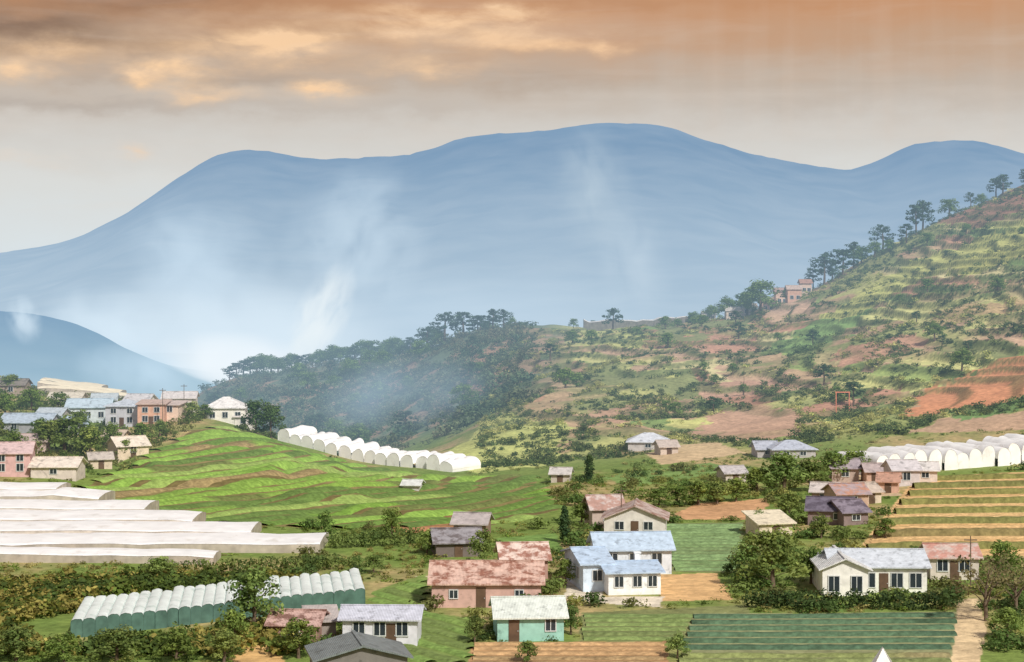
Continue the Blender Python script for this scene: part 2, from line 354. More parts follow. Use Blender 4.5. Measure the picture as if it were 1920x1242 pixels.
# ------------------------------------------------------------ foliage
def leaves(cen,rad,n,size,flat=1.0,base=(70,95,45),var=.35,hi=(150,160,85)):
    V=[];C=[];b0=SA(*base);h0=SA(*hi)
    for c,r in zip(cen,rad):
        dr=rng.normal(size=(n,3));dr/=np.linalg.norm(dr,axis=1)[:,None]
        rr=r*(.5+.6*rng.random((n,1)));p=np.array(c)+dr*rr*np.array([1,1,flat])
        nn=dr+rng.normal(size=(n,3))*.45+np.array([0,0,.25]);nn/=np.linalg.norm(nn,axis=1)[:,None]
        a=np.cross(nn,rng.normal(size=(n,3)));a/=np.linalg.norm(a,axis=1)[:,None];b=np.cross(nn,a)
        s=size*(.5+.9*rng.random((n,1)));a=a*s;b=b*s*.7
        V.append(np.stack([p-a-b*.3,p+b,p+a+b*.3,p-b],1).reshape(-1,3))
        k=rng.random()*.5+rng.random((n,1))*.3
        cc=b0*(1-k)+h0*k;C.append(np.repeat(cc*(1-var/2+var*rng.random((n,1))),4,0))
    V=np.concatenate(V);C=np.concatenate(C);return V,np.arange(len(V)).reshape(-1,4),C
def tube(P,R,k=6):
    V=[];Fc=[]
    for i,(p,r) in enumerate(zip(P,R)):
        for j in range(k):
            a=2*math.pi*j/k;V.append((p[0]+r*math.cos(a),p[1]+r*math.sin(a),p[2]))
        if i:
            for j in range(k):
                Fc.append(((i-1)*k+j,(i-1)*k+(j+1)%k,i*k+(j+1)%k,i*k+j))
    return V,Fc
def tree_meshes(kind,seed):
    global rng
    r0=np.random.default_rng(seed);save=rng;rng=r0
    b=B();cen=[];rad=[]
    if kind=='broad':
        V,Fc=tube([(0,0,-.5),(.05,.03,1),(.1,-.05,2.2),(.05,0,3.6),(0,.1,4.8)],[.26,.2,.16,.1,.04]);b.add(V,Fc)
        for i in range(9):
            a=i*2.4+r0.random();z=.8+i*.42;l=1.9-.1*i+r0.random()*.5
            e=(math.cos(a)*l,math.sin(a)*l,z+.7+r0.random()*.6)
            V,Fc=tube([(0.05,0,z),(e[0]*.5,e[1]*.5,z+.6),e],[.09,.06,.02],4);b.add(V,Fc);cen.append(e);rad.append(.6+r0.random()*.6)
            cen.append((e[0]*.45,e[1]*.45,z+1.2+r0.random()));rad.append(.7+r0.random()*.5)
        for i in range(4):cen.append((r0.normal()*.5,r0.normal()*.5,5+r0.random()*.6));rad.append(.5+r0.random()*.4)
        L_=leaves(cen,rad,85,.19,.85,base=(76,102,52),hi=(172,184,106),var=.5)
    elif kind=='pine':
        V,Fc=tube([(0,0,-.5),(.1,.05,2),(.0,.1,4),(.1,0,5.4)],[.2,.15,.1,.04]);b.add(V,Fc)
        for i in range(12):
            a=i*2.4+r0.random();z=1.9+i*.3+r0.random()*.3;l=(1.4 if i<8 else .8)+r0.random()*.6
            e=(math.cos(a)*l,math.sin(a)*l,z+.45)
            V,Fc=tube([(0.05,0,z),(e[0]*.6,e[1]*.6,z+.2),e],[.06,.04,.015],4);b.add(V,Fc);cen.append(e);rad.append(.42+r0.random()*.4)
            cen.append((e[0]*.55,e[1]*.55,z+.4));rad.append(.35+r0.random()*.3)
        cen.append((0.1,0,5.6));rad.append(.6)
        L_=leaves(cen,rad,42,.17,.75,base=(58,80,60),hi=(110,130,94))
    elif kind=='cypress':
        V,Fc=tube([(0,0,-.5),(0,0,3),(0,0,5.5)],[.2,.12,.03]);b.add(V,Fc)
        for i in range(14):
            z=.8+i*.36;w=.85*math.sin(math.pi*min(1,(i+3)/17.))
            for q in range(2):cen.append((r0.normal()*.22*w,r0.normal()*.22*w,z));rad.append(.5*w+.25)
        L_=leaves(cen,rad,60,.16,1,base=(50,74,50),hi=(104,126,76))
    elif kind=='bare':
        V,Fc=tube([(0,0,-.5),(.1,0,1.5),(0,.1,3)],[.2,.15,.08]);b.add(V,Fc)
        for i in range(16):
            a=i*2.4+r0.random();z=1+i*.15;l=1.4+r0.random()*1.3;e=(math.cos(a)*l,math.sin(a)*l,z+1.5+r0.random()*1.2)
            V,Fc=tube([(0.05,0,z),(e[0]*.4,e[1]*.4,z+.9),e],[.07,.05,.015],4);b.add(V,Fc);cen.append(e);rad.append(.5+r0.random()*.4)
        L_=leaves(cen,rad,34,.14,.8,base=(112,104,76),hi=(170,156,116))
    rng=save
    return mkmesh(kind+'_trunk',b.v,b.f,[M_bark],smooth=True),mkmesh(kind+'_crown',L_[0],L_[1],[M_leaf],cols=L_[2])
TM={k:[tree_meshes(k,s*11+3) for s in range(4 if k in('broad','pine') else 3)] for k in('broad','pine','cypress','bare')}
LBL={'broad':('broadleaf_tree','bushy green broadleaf tree with rounded uneven crown'),'pine':('pine_tree','dark pine with layered open crown on the slope'),'cypress':('cypress_tree','narrow dark evergreen tree among the fields'),'bare':('sparse_tree','thin leafed tree with visible grey branches')}
ti=0
def tree(kind,p,h,wide=1.,tint=(1,1,1),label=None,group=None):
    global ti;ti+=1
    t,c=TM[kind][ti%len(TM[kind])];s=h/6.2
    o=obj(LBL[kind][0],None,loc=p,rot=random.random()*6.28,label=label or LBL[kind][1],cat='tree',group=group or LBL[kind][0].replace('_',' ')+'s on the farmland');o.empty_display_size=.5
    o.scale=(s*wide,s*wide,s)
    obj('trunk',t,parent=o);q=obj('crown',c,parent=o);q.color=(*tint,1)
    return o
for k,u,v,h,w in [('broad',475,1192,6.4,1.1),('broad',440,1215,3.4,1.2),('broad',330,1245,3.2,1.4),('broad',560,1235,3.4,1.3),('broad',1450,1105,6.6,1.35),('broad',1400,1085,4,1.2),('broad',1520,1095,4,1.1),
  ('bare',1850,1165,7.0,1.2),('bare',1905,1150,6,1.3),('broad',1890,1200,3,1.5),('cypress',1058,1018,5,1.2),('cypress',1105,903,5,1.4),
  ('broad',1470,925,6.5,1.5),('broad',1420,925,4,1.6),('broad',1520,920,5,1.5),('broad',1560,905,5,1.5),('broad',1600,900,5,1.4),('broad',1380,940,3.5,1.7),('broad',1345,945,3.5,1.7),('broad',1310,948,3.5,1.7),('broad',1270,950,3.2,1.7),('broad',1235,952,3,1.6),
  ('broad',120,850,7,1.6),('broad',170,860,6,1.3),('broad',90,850,6,1.3),('broad',210,845,5.5,1),('broad',60,770,5,1.6),('broad',110,780,5,1.5),('broad',20,740,5,1.5),('broad',360,'410',4,1.3),('broad',30,850,4,1.4),('broad',385,'415',3,1.4),
  ('broad',265,835,4.5,1.3),('broad',150,815,5,1.2),('broad',10,780,5,1.3),('broad',75,835,5,1.3),('broad',235,860,3.5,1.4),('broad',300,820,3.5,1.2),('broad',-10,830,5,1.3),
  ('broad',610,1010,3.4,1),('broad',735,1010,4,.9),('broad',1480,985,4.5,1.1),('broad',1420,1000,3,1.2),('broad',905,1060,4,1),('broad',1090,985,3,1.5),('broad',990,1245,2,1.3),('broad',1270,1235,2.2,1.2),('broad',1880,1075,3.5,1.3),('broad',700,1075,2.2,1.4),
  ('broad',300,1095,3.0,1.6),('broad',30,1240,3,1.8),('broad',120,1245,2.6,1.5),('broad',220,1245,3.2,1.6),('broad',420,1245,3,1.4),('broad',1070,1190,2.6,1),('broad',890,1205,2.4,1),('broad',1060,1100,3,1),('broad',800,1040,3,1.2),('broad',1540,1010,3,1.3),('broad',1660,1010,2.5,1.4)]:
    q=random.uniform(.8,1.15);tree(k,G(u,v),h,w,tint=(q*random.uniform(.85,1.05),q,q*random.uniform(.8,1)))
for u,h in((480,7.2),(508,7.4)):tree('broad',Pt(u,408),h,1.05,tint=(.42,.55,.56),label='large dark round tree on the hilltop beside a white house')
for k,u,h,w in [('pine',770,9,1.4),('pine',800,11,1.6),('pine',835,12,1.6),('pine',868,12,1.5),('pine',895,9,1.6),('pine',925,10,1.4),('pine',945,8,1.5),('broad',960,4,1.3),('pine',1112,5,1.0),('pine',1150,9,1.3),('broad',1075,4,1.2),
   ('broad',1335,6,1.6),('broad',1365,7,1.6),('broad',1400,9,1.6),('broad',1425,11,1.4),('broad',1300,5,1.7),('broad',1270,4,1.7),('pine',1525,10,1.2),('pine',1545,13,1.2),('pine',1580,12,1.5),('pine',1600,11,1.2),('pine',1560,9,1.2),
   ('pine',1655,10,1.4),('pine',1700,8,1.4),('pine',1718,12,1.1),('pine',1730,11,1.1),('pine',1820,6,1.1),('pine',1868,8,1.4),('pine',1880,7,1.3),('pine',1925,8,1.4),('broad',1780,6,1.5),('broad',1840,5,1.3),('broad',1640,6,1.5),('broad',1615,6,1.6)]:
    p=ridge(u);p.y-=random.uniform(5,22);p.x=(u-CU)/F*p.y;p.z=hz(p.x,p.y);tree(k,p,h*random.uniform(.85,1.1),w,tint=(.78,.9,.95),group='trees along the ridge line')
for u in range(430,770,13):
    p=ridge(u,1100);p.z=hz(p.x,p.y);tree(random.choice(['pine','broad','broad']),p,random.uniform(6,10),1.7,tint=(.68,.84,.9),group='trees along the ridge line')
def blocked(x,y):
    m=np.zeros(x.shape,bool)
    for P in EXC:m|=inpoly(x,y,P)
    return m
for i in range(44):
    u=random.uniform(400,960);d=random.uniform(600,900);x=(u-CU)/F*d
    if (u>880 and d<660) or blocked(np.array([x]),np.array([d]))[0]: continue
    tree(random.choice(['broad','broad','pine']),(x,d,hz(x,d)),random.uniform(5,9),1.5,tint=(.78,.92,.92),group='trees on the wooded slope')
for i in range(44):
    u=random.uniform(1000,2000);d=random.uniform(440,700);x=(u-CU)/F*d
    if blocked(np.array([x]),np.array([d]))[0]: continue
    tree(random.choice(['broad','pine','broad']),(x,d,hz(x,d)),random.uniform(2.5,6),1.5,tint=(.82,.95,.85),group='scattered trees on the terraced hillside')

SH=[]
for s in range(5):
    cen=[(rng.normal()*.45,rng.normal()*.45,.35+rng.random()*.45) for _ in range(6)];rad=[.35+rng.random()*.25 for _ in cen]
    SH.append((cen,rad,leaves(cen,rad,10,.17,.9,base=(190,190,190),hi=(255,255,255),var=.5)))
SHM=[]
for cen,rad,_ in SH:
    L_=leaves(cen,rad,45,.11,.9,base=(190,190,190),hi=(255,255,255),var=.5);SHM.append(mkmesh('shrub',L_[0],L_[1],[M_leaf],cols=L_[2]))
HOUSE=[]
def clear(x,y):
    m=blocked(x,y)
    for hx,hy,r in HOUSE:m|=((x-hx)**2+(y-hy)**2<r*r)
    return m

# ------------------------------------------------------------ buildings
def window(par,x,z,w,h,y=0.,side=0):
    b=B();b.box(-w/2,w/2,-.03,.02,0,h)
    o=obj('window',mkmesh('window',b.v,b.f,[M_glass]),parent=par,loc=(x,y-.02,z),rot=side)
    b=B();t=.09
    b.box(-w/2-t,w/2+t,-.09,.0,-t,-.001);b.box(-w/2-t,w/2+t,-.09,.0,h+.001,h+t);b.box(-w/2-t,-w/2-.001,-.09,0,0,h);b.box(w/2+.001,w/2+t,-.09,0,0,h);b.box(-.035,.035,-.075,-.032,0,h)
    obj('frame',mkmesh('frame',b.v,b.f,[M_frame]),parent=o)
def house(u,v,wpx,h,dep,yaw,wc,rc,rt,rise,wins=(),doors=(),label='',rust=None,name='house',over=.45,at=None,cat='house',chim=False,sidew=0):
    p=G(u,v) if at is None else at;w=wpx/F*p.y;yaw=math.radians(yaw)
    cx=p.x-math.sin(yaw)*dep/2;cy=p.y+math.cos(yaw)*dep/2
    HOUSE.append((cx,cy,max(w,dep)*.56));HOUSE.append((p.x+math.sin(yaw)*1.5,p.y-math.cos(yaw)*1.5,w*.38))
    o=obj(name,None,loc=(p.x,p.y,p.z),rot=yaw,label=label,cat=cat,group='village houses')
    x0,x1=-w/2,w/2;b=B();b.box(x0,x1,0,dep,-2,h)
    t=.14;r=B();e=over
    if rt=='gx':
        n=len(b.v);b.v+=[(x0,0,h),(x0,dep,h),(x0,dep/2,h+rise),(x1,0,h),(x1,dep,h),(x1,dep/2,h+rise)];b.f+=[(n,n+1,n+2),(n+3,n+5,n+4)]
        k=rise/(dep/2)*e
        r.slab([(x0-e,-e,h-k+t),(x1+e,-e,h-k+t),(x1+e,dep/2,h+rise+t),(x0-e,dep/2,h+rise+t)],t);r.slab([(x0-e,dep/2+.003,h+rise+t),(x1+e,dep/2+.003,h+rise+t),(x1+e,dep+e,h-k+t),(x0-e,dep+e,h-k+t)],t)
        r.box(x0-e-.02,x1+e+.02,dep/2-.15,dep/2+.15,h+rise+t+.005,h+rise+t+.07)
    elif rt=='gy':
        n=len(b.v);b.v+=[(x0,0,h),(x1,0,h),(0,0,h+rise),(x0,dep,h),(x1,dep,h),(0,dep,h+rise)];b.f+=[(n,n+1,n+2),(n+3,n+5,n+4)]
        k=rise/(w/2)*e
        r.slab([(x0-e,-e,h-k+t),(0,-e,h+rise+t),(0,dep+e,h+rise+t),(x0-e,dep+e,h-k+t)],t);r.slab([(0.003,-e,h+rise+t),(x1+e,-e,h-k+t),(x1+e,dep+e,h-k+t),(0.003,dep+e,h+rise+t)],t)
        r.box(-.15,.15,-e-.02,dep+e+.02,h+rise+t+.005,h+rise+t+.07)
    elif rt=='hip':
        q=min(w,dep)*.45;A_=(x0-e,-e,h+t);B_=(x1+e,-e,h+t);C_=(x1+e,dep+e,h+t);D_=(x0-e,dep+e,h+t);E_=(x0+q,dep/2,h+rise+t);G_=(x1-q,dep/2,h+rise+t)
        if E_[0]>G_[0]:E_=(-.05,dep/2,h+rise+t);G_=(.05,dep/2,h+rise+t)
        n=len(r.v);r.v+=[A_,B_,C_,D_,E_,G_]+[(a[0],a[1],h-.02) for a in(A_,B_,C_,D_)]
        r.f+=[tuple(n+i for i in f) for f in((0,1,5,4),(1,2,5),(2,3,4,5),(3,0,4),(0,6,7,1),(1,7,8,2),(2,8,9,3),(3,9,6,0),(9,8,7,6))]
    else:
        n=len(b.v);b.v+=[(x0,0,h),(x0,dep,h),(x0,dep,h+rise),(x1,0,h),(x1,dep,h),(x1,dep,h+rise)];b.f+=[(n,n+1,n+2),(n+3,n+5,n+4),(n+1,n+4,n+5,n+2)]
        k=rise/dep*e;r.slab([(x0-e,-e,h-k+t),(x1+e,-e,h-k+t),(x1+e,dep+e,h+rise+k+t),(x0-e,dep+e,h+rise+k+t)],t)
    obj('wall',mkmesh('wall',b.v,b.f,[wallm(wc)]),parent=o)
    ro=obj('roof',mkmesh('roof',r.v,r.f,[roofm(rc,rust)]),parent=o)
    if chim:
        b=B();b.box(-.3,.3,-.3,.3,0,1.1);b.box(-.38,.38,-.38,.38,1.101,1.22);obj('chimney',mkmesh('chimney',b.v,b.f,[wallm(wc)]),parent=ro,loc=(w*.2,dep*.6,h+rise*.6))
    for f,ww,hh,sl in wins:window(o,f*w,sl,ww,hh)
    for f in doors:
        b=B();b.box(-.5,.5,-.05,.02,-.1,2.1 if h>2 else 1.5);q=obj('door',mkmesh('door',b.v,b.f,[M_door]),parent=o,loc=(f*w,-.01,0))
        b=B();b.box(.32,.4,-.12,-.052,.95,1.05);obj('handle',mkmesh('handle',b.v,b.f,[M_steel]),parent=q)
    for i in range(sidew):
        window(o,x0,1.1,1.1,1.2,y=dep*(i+.6)/(sidew+.3),side=-math.pi/2)
    return o
W=lambda *f,w=1.1,h=1.2,s=1.0:[(x,w,h,s) for x in f]
house(1190,1116,100,2.4,7,8,(232,234,234),(190,210,232),'gx',.6,W(-.3,.05,.34,w=.9,h=1.1,s=.9),(),'white house with pale blue metal roof and square windows',chim=True)
house(1120,1110,54,3.0,10,10,(204,220,236),(194,214,236),'gx',1.0,W(0,w=1.,h=1.1,s=1.2),(),'pale blue house wing with metal roof',sidew=2)
house(1190,1078,140,2.9,6.5,5,(214,220,228),(192,210,228),'gx',1.4,W(-.3,.0,.3,s=1.2),(),'pale grey house with light blue roof behind the white one')
house(912,1140,205,2.5,9.5,0,(198,164,154),(218,184,168),'gx',1.5,W(-.3,.3,w=.8,h=.8),(-.05,),'long pinkish barn with rusty reddish tin roof',rust=(152,104,86),name='barn',cat='barn')
house(985,1092,85,2.6,6,6,(178,144,132),(228,206,194),'gx',1.3,W(0),(),'small brick coloured house with faded red tin roof',rust=(164,116,100))
house(1650,1112,175,2.8,8,-2,(230,230,222),(210,216,224),'gx',1.2,W(-.36,-.12,w=1.3,h=1.5,s=.6)+W(.18,.38,w=1.2,h=1.5,s=.6),(.04,),'long white bungalow with pale roof and tall dark windows')
house(1585,1118,85,2.9,9,-2,(232,230,224),(222,222,220),'gy',1.0,W(-.25,.25,w=1.1,h=1.6,s=.5),(),'white porch wing with a small gable')
house(1790,1088,90,2.5,6,-3,(204,194,184),(200,150,136),'gx',1.0,W(-.25,.2),(0,),'grey walled house with faded red roof',rust=(208,190,180))
house(995,1203,125,2.3,6.5,4,(150,196,184),(222,228,220),'gx',1.2,W(.3,w=.9),(-.25,),'turquoise walled shed with whitish tin roof',name='shed',cat='shed')
house(712,1212,140,2.5,5,-2,(212,212,220),(204,206,218),'gx',.7,W(-.28,.0,.3,w=1.0,h=1.2),(.15,),'pale lilac grey house with three dark windows')
house(680,1280,170,2.0,6,12,(120,116,112),(122,130,130),'gy',1.0,(),(),'low shed with dark grey green roof',name='shed',cat='shed')
house(550,1203,90,1.6,5,-5,(168,134,124),(204,170,160),'gx',.8,W(0,h=.8,s=.5),(),'small rusty red tin shed between bushes',rust=(134,100,90),name='shed',cat='shed')
house(605,1195,50,1.5,4,10,(150,140,134),(190,180,176),'sh',.6,(),(),'little grey lean-to shed between bushes',name='shed',cat='shed')
house(1190,1008,115,2.4,7,-6,(210,206,200),(196,178,170),'gy',1.6,W(-.25,.22,h=1),(0,),'house with brown grey gabled roof and white trim',rust=(155,120,108))
house(1140,990,60,2.6,6,8,(190,172,162),(182,146,134),'gx',1.4,W(0),(),'small house with reddish brown roof',rust=(208,194,188))
house(860,1045,85,1.8,6,8,(114,104,100),(156,152,156),'gx',1.2,(),(0,),'dark wooden hut with grey tin roof',name='hut',cat='hut',rust=(112,104,104))
house(880,1008,60,1.8,5,-8,(146,120,106),(186,176,174),'gx',1.0,(),(0,),'small brown hut with grey roof',name='hut',cat='hut')
house(1555,985,80,2.0,7,-12,(136,118,116),(120,112,126),'gx',1.3,W(.2,h=.8,s=.8),(),'house with dark purple grey roof',rust=(92,84,96))
house(1605,985,50,1.8,6,16,(136,118,116),(140,130,142),'gx',1.2,W(0,h=.7,s=.7),(),'small house with grey purple roof',rust=(100,90,100))
house(1600,952,60,2.0,6,10,(184,158,140),(174,156,158),'gx',1.1,W(0,h=.8,s=.8),(),'small house with faded purple roof',rust=(190,142,120))
house(1545,945,46,1.8,5,-14,(190,166,150),(206,196,190),'gx',1.0,W(0,h=.7,s=.7),(),'little house with whitish roof among trees')
house(1585,905,50,2.4,6,-5,(176,158,148),(170,158,164),'gx',1.2,W(0),(),'small grey roofed house on the terrace')
house(1455,1008,66,1.8,5,14,(216,202,178),(230,218,192),'sh',.9,(),(0,),'cream hut with sloping roof',name='hut',cat='hut')
house(1215,845,75,1.6,7,-6,(186,182,180),(210,214,222),'hip',1.7,W(0,h=.7,s=.6),(),'hillside house with light grey roof')
house(1255,852,34,1.5,5,10,(196,182,170),(200,186,176),'gx',1.0,(),(0,),'small tan outbuilding on the hillside')
house(1490,860,80,1.6,7,4,(178,172,172),(188,194,208),'hip',1.5,W(-.2,.2,h=.7,s=.6),(),'hillside house with blue grey roof')
house(1440,858,40,1.6,6,4,(178,172,172),(184,188,200),'gx',1.2,W(0,h=.7,s=.6),(),'small hillside house with grey roof')
house(1700,912,50,2.6,6,4,(198,190,190),(210,204,206),'gx',1.2,W(0),(),'tall pale house beside the greenhouse')
house(1735,905,44,2.0,5,-8,(206,196,188),(222,216,212),'gx',1.0,W(0,h=.8,s=.8),(),'small whitish house beside the terraces')
house(1665,925,36,1.8,5,-14,(194,160,142),(194,152,132),'gx',1.0,(),(0,),'small brown shed with reddish roof',name='shed',cat='shed')
house(1635,945,40,1.8,5,20,(204,188,170),(200,184,170),'gx',1.0,(),(0,),'small tan shed with pale roof',name='shed',cat='shed')
house(1640,905,30,1.8,5,0,(204,170,150),(186,170,168),'gx',1.0,(),(0,),'small peach shed below the greenhouse',name='shed',cat='shed')
house(1380,905,40,1.6,5,12,(190,180,170),(196,190,190),'gx',.9,(),(0,),'small grey field shed',name='shed',cat='shed')
house(1050,905,34,1.5,4,-8,(190,180,170),(206,200,196),'gx',.8,(),(0,),'small pale field shed',name='shed',cat='shed')
house(770,920,30,.9,4,-8,(190,190,184),(220,222,218),'gx',.6,(),(),'small white field shelter among the beds',name='shed',cat='shed')
house(165,792,80,3.2,9,6,(200,208,212),(190,208,220),'gx',1.5,W(-.3,0,.3),(),'house with pale blue tin roof on the hilltop')
house(228,802,62,4.4,8,-4,(188,190,198),(198,206,216),'hip',1.2,W(-.25,.25)+W(-.25,.25,s=3.0,h=1.),(0,),'two storey grey house with bluish hipped roof')
house(283,800,50,4.6,8,2,(208,166,144),(208,184,172),'sh',.4,W(-.22,.22)+W(-.22,.22,s=3.,h=1.),(0,),'two storey terracotta house with flat roof')
house(318,792,32,3.6,7,-6,(220,196,178),(212,196,188),'sh',.4,W(0,s=2.2),(),'narrow peach walled house')
house(335,770,60,2.8,7,4,(208,200,194),(216,210,208),'gx',1.2,W(-.2,.2),(),'pale house with whitish roof on the hilltop')
house(255,775,46,2.8,6,-8,(204,200,196),(206,204,206),'gx',1.2,W(0),(),'small grey white house behind its neighbours')
house(195,772,44,2.6,6,8,(196,186,176),(190,200,206),'gx',1.2,W(0),(),'small house with pale bluish roof behind')
house(140,815,44,2.2,6,12,(186,190,194),(176,192,204),'gx',1.2,W(0,h=.8),(),'small grey house with blue tin roof below the others')
house(90,800,48,2.4,6,-8,(176,172,170),(186,196,204),'gx',1.2,W(0,h=.8),(),'small grey house squeezed between trees')
house(60,850,50,2.2,6,6,(196,176,170),(196,176,170),'gx',1.1,W(0,h=.8),(),'small dusty pink house between trees')
house(210,838,36,2.0,5,-10,(206,180,150),(206,186,166),'gx',1.,(),(0,),'small ochre hut on the slope',name='hut',cat='hut')
house(422,0,74,3.0,8,4,(228,224,216),(232,230,228),'hip',2.2,W(-.32,.0,.32),(),'white pavilion house with pyramid roof',at=Pt(422,416))
house(456,0,32,2.4,6,0,(220,214,208),(216,208,202),'gx',1.0,W(0),(),'small white annex house',at=Pt(456,416))
house(45,815,95,2.4,8,-5,(156,156,162),(180,194,208),'gx',1.5,W(-.2,.25),(),'house with long blue grey roof')
house(18,895,75,4.0,8,8,(202,166,164),(214,188,186),'gx',1.4,W(-.2,.25)+W(-.2,.25,s=2.7,h=1.),(),'pink two storey house with faded roof')
house(100,898,85,2.0,7,0,(208,196,188),(230,218,204),'gx',1.2,W(0,h=.8,s=.8),(),'low house with cream roof')
house(190,880,40,1.8,5,18,(206,190,170),(200,190,180),'gx',.9,(),(0,),'small cream hut at the field edge',name='hut',cat='hut')
house(250,858,60,2.2,6,30,(214,196,174),(228,216,200),'gx',1.4,W(0),(0,),'cream house with pale roof on the slope')
house(20,742,50,2.6,7,0,(160,146,132),(140,132,124),'gx',1.3,W(0),(),'brown house under trees')
house(120,766,60,2.2,7,0,(190,180,164),(214,206,190),'gx',1.2,W(0),(),'pale house below the greenhouse')
for u,w,h,c,r in [(1440,24,4,(210,172,152),(200,164,148)),(1466,22,5,(218,184,164),(190,160,150)),(1490,26,4.5,(204,164,144),(206,184,172)),(1512,20,4,(212,186,170),(188,148,132)),(1405,28,3,(208,186,170),(206,188,176)),(1375,26,3,(206,190,176),(210,200,192)),(1330,24,2.6,(206,190,176),(216,206,198))]:
    p=ridge(u);p.y-=14;p.x=(u-CU)/F*p.y;p.z=hz(p.x,p.y);house(u,0,w,h,6,0,c,r,'gx',1.2,W(-.2,.25),(),'small salmon coloured house on the ridge',at=p)

# ------------------------------------------------------------ greenhouses
def arches(a,b,n,length,wh,rise,label,wall=None,turn=0,roof=None,irr=.1,fol=1.):
    a=G(*a);b=G(*b);dv=Vector((b.x-a.x,b.y-a.y,0));L_=dv.length;dv/=L_;nv=Vector((-dv.y,dv.x,0))
    if nv.y<0:nv=-nv
    t=math.radians(turn);nv=Vector((nv.x*math.cos(t)+nv.y*math.sin(t),-nv.x*math.sin(t)+nv.y*math.cos(t),0))
    sp=L_/n;K=10;R=B();Wl=B();o=obj('greenhouse',None,loc=a,label=label,cat='greenhouse',group='plastic greenhouses')
    for i in range(n):
        c=a+dv*(sp*(i+.5));HOUSE.append((c.x+nv.x*length/2,c.y+nv.y*length/2,length*.6));HOUSE.append((c.x-nv.x*3,c.y-nv.y*3,4))
        zb=hz(c.x,c.y)-a.z+random.uniform(-irr,irr);ln=length*(.9+.2*random.random());segs=6;V=[];Fc=[];f0=random.uniform(-irr,irr)*2
        skew=random.uniform(-irr,irr);rr=rise*random.uniform(1-irr*.6,1+irr*.3)
        for j in range(segs+1):
            y=f0+(ln-f0)*j/segs;zz=(hz(c.x+nv.x*y,c.y+nv.y*y)-a.z);zz=zb+max(-1.,min(1.,(zz-zb)*fol))*min(1,j/2)
            sag=random.uniform(-irr,irr)*.7
            for k in range(K+1):
                ang=math.pi*k/K;s=-math.cos(ang)*sp/2*.995;h=wh+sag*math.sin(ang)+rr*math.sin(ang)**.8*(1+skew*math.cos(ang)*.6)+.06*random.random()
                q=dv*(sp*(i+.5)+s)+nv*y;V.append((q.x,q.y,zz+h))
            if j:
                for k in range(K):
                    n0=(j-1)*(K+1)+k;Fc.append((n0,n0+1,n0+K+2,n0+K+1))
        R.add(V,Fc)
        for j in(0,segs):
            e=V[j*(K+1):(j+1)*(K+1)];off=nv*(.05 if j==0 else -.05)
            lo=[(q[0]+off.x,q[1]+off.y,zb-1.5) for q in(e[0],e[-1])]
            e=[(q[0]+off.x,q[1]+off.y,q[2]-.03) for q in e]
            Wl.add([lo[0]]+e+[lo[1]],[tuple(range(K+3))])
        if i in(0,n-1):
            s=-1 if i==0 else 1;k0=0 if i==0 else K
            A_=V[k0];C_=V[segs*(K+1)+k0];f=dv*(s*-.04)
            Wl.add([(A_[0]+f.x,A_[1]+f.y,zb-1.5),(C_[0]+f.x,C_[1]+f.y,zb-1.5),(C_[0]+f.x,C_[1]+f.y,C_[2]),(A_[0]+f.x,A_[1]+f.y,A_[2])],[(0,1,2,3)])
    obj('roof',mkmesh('roof',R.v,R.f,[roof or M_plastic],smooth=True),parent=o)
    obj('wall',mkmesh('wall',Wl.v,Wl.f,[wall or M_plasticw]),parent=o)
arches((524,'402'),(850,'376'),14,9,.8,1.7,'white plastic greenhouse with row of arched roofs stepping down the slope',wall=M_plastic,irr=.38,fol=0)
arches((1640,893),(1990,866),14,14,1.4,2.2,'white arched plastic greenhouse on the terraced hill',wall=M_plastic,irr=.3)
arches((132,1198),(685,1136),26,13,1.5,.32,'long low greenhouse with finely ridged pale roof and net sides',wall=M_teal,turn=26,roof=M_plasticg,irr=.05)
def stepped(rows,label,h=2.4,name='greenhouse',st=.35,prof=None,mat=None):
    o=None
    R=B();Wl=B();K=len(prof)
    for i,((u0,v0),(u1,v1),dep) in enumerate(rows):
        a=G(u0,v0);b=G(u1,v1)
        if o is None:o=obj(name,None,loc=a,label=label,cat='greenhouse',group='plastic greenhouses');A0=a
        n=max(4,int((b-a).length/3));V=[];Fc=[]
        for j in range(n+1):
            p=a.lerp(b,j/n);zz=hz(p.x,p.y);dz=random.uniform(-.1,.1)
            for q,g in prof:
                V.append((p.x-A0.x,p.y+q*dep-A0.y,p.z*.4+zz*.6+h+i*st+g*.8+dz+random.uniform(-.06,.06)-A0.z))
            if j:
                for k in range(K-1):
                    n0=(j-1)*K+k;Fc.append((n0,n0+K,n0+K+1,n0+1))
                HOUSE.append((p.x,p.y+dep/2,dep*.65))
        R.add(V,Fc)
        fr=[V[j*K] for j in range(n+1)];m=len(fr);Wl.add([(x,y+.04,z-.02) for x,y,z in fr]+[(x,y+.04,z-h-i*st-2) for x,y,z in fr],[(j,j+1,m+j+1,m+j) for j in range(m-1)])
        for s in(0,n):
            e=V[s*K:s*K+K];lo=e[0][2]-h-i*st-2;Wl.add([(x,y,z-.02) for x,y,z in e]+[(e[-1][0],e[-1][1],lo),(e[0][0],e[0][1],lo)],[tuple(range(K+2))])
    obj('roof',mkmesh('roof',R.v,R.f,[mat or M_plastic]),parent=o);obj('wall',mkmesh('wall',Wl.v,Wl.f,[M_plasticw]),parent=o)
PR=((0,0),(.04,.14),(.4,.42),(.75,.3),(.97,-.1),(1,-.4))
stepped([((-120,1050),(400,1060),6),((-120,1036),(600,1038),11.3),((-120,1012),(470,1016),10.8),((-120,992),(360,997),11.8),((-120,972),(270,978),11.5),((-120,954),(185,958),12),((-120,938),(105,942),10)],'broad stepped greenhouse covered in pale cream plastic film',h=.9,st=.17,prof=PR)
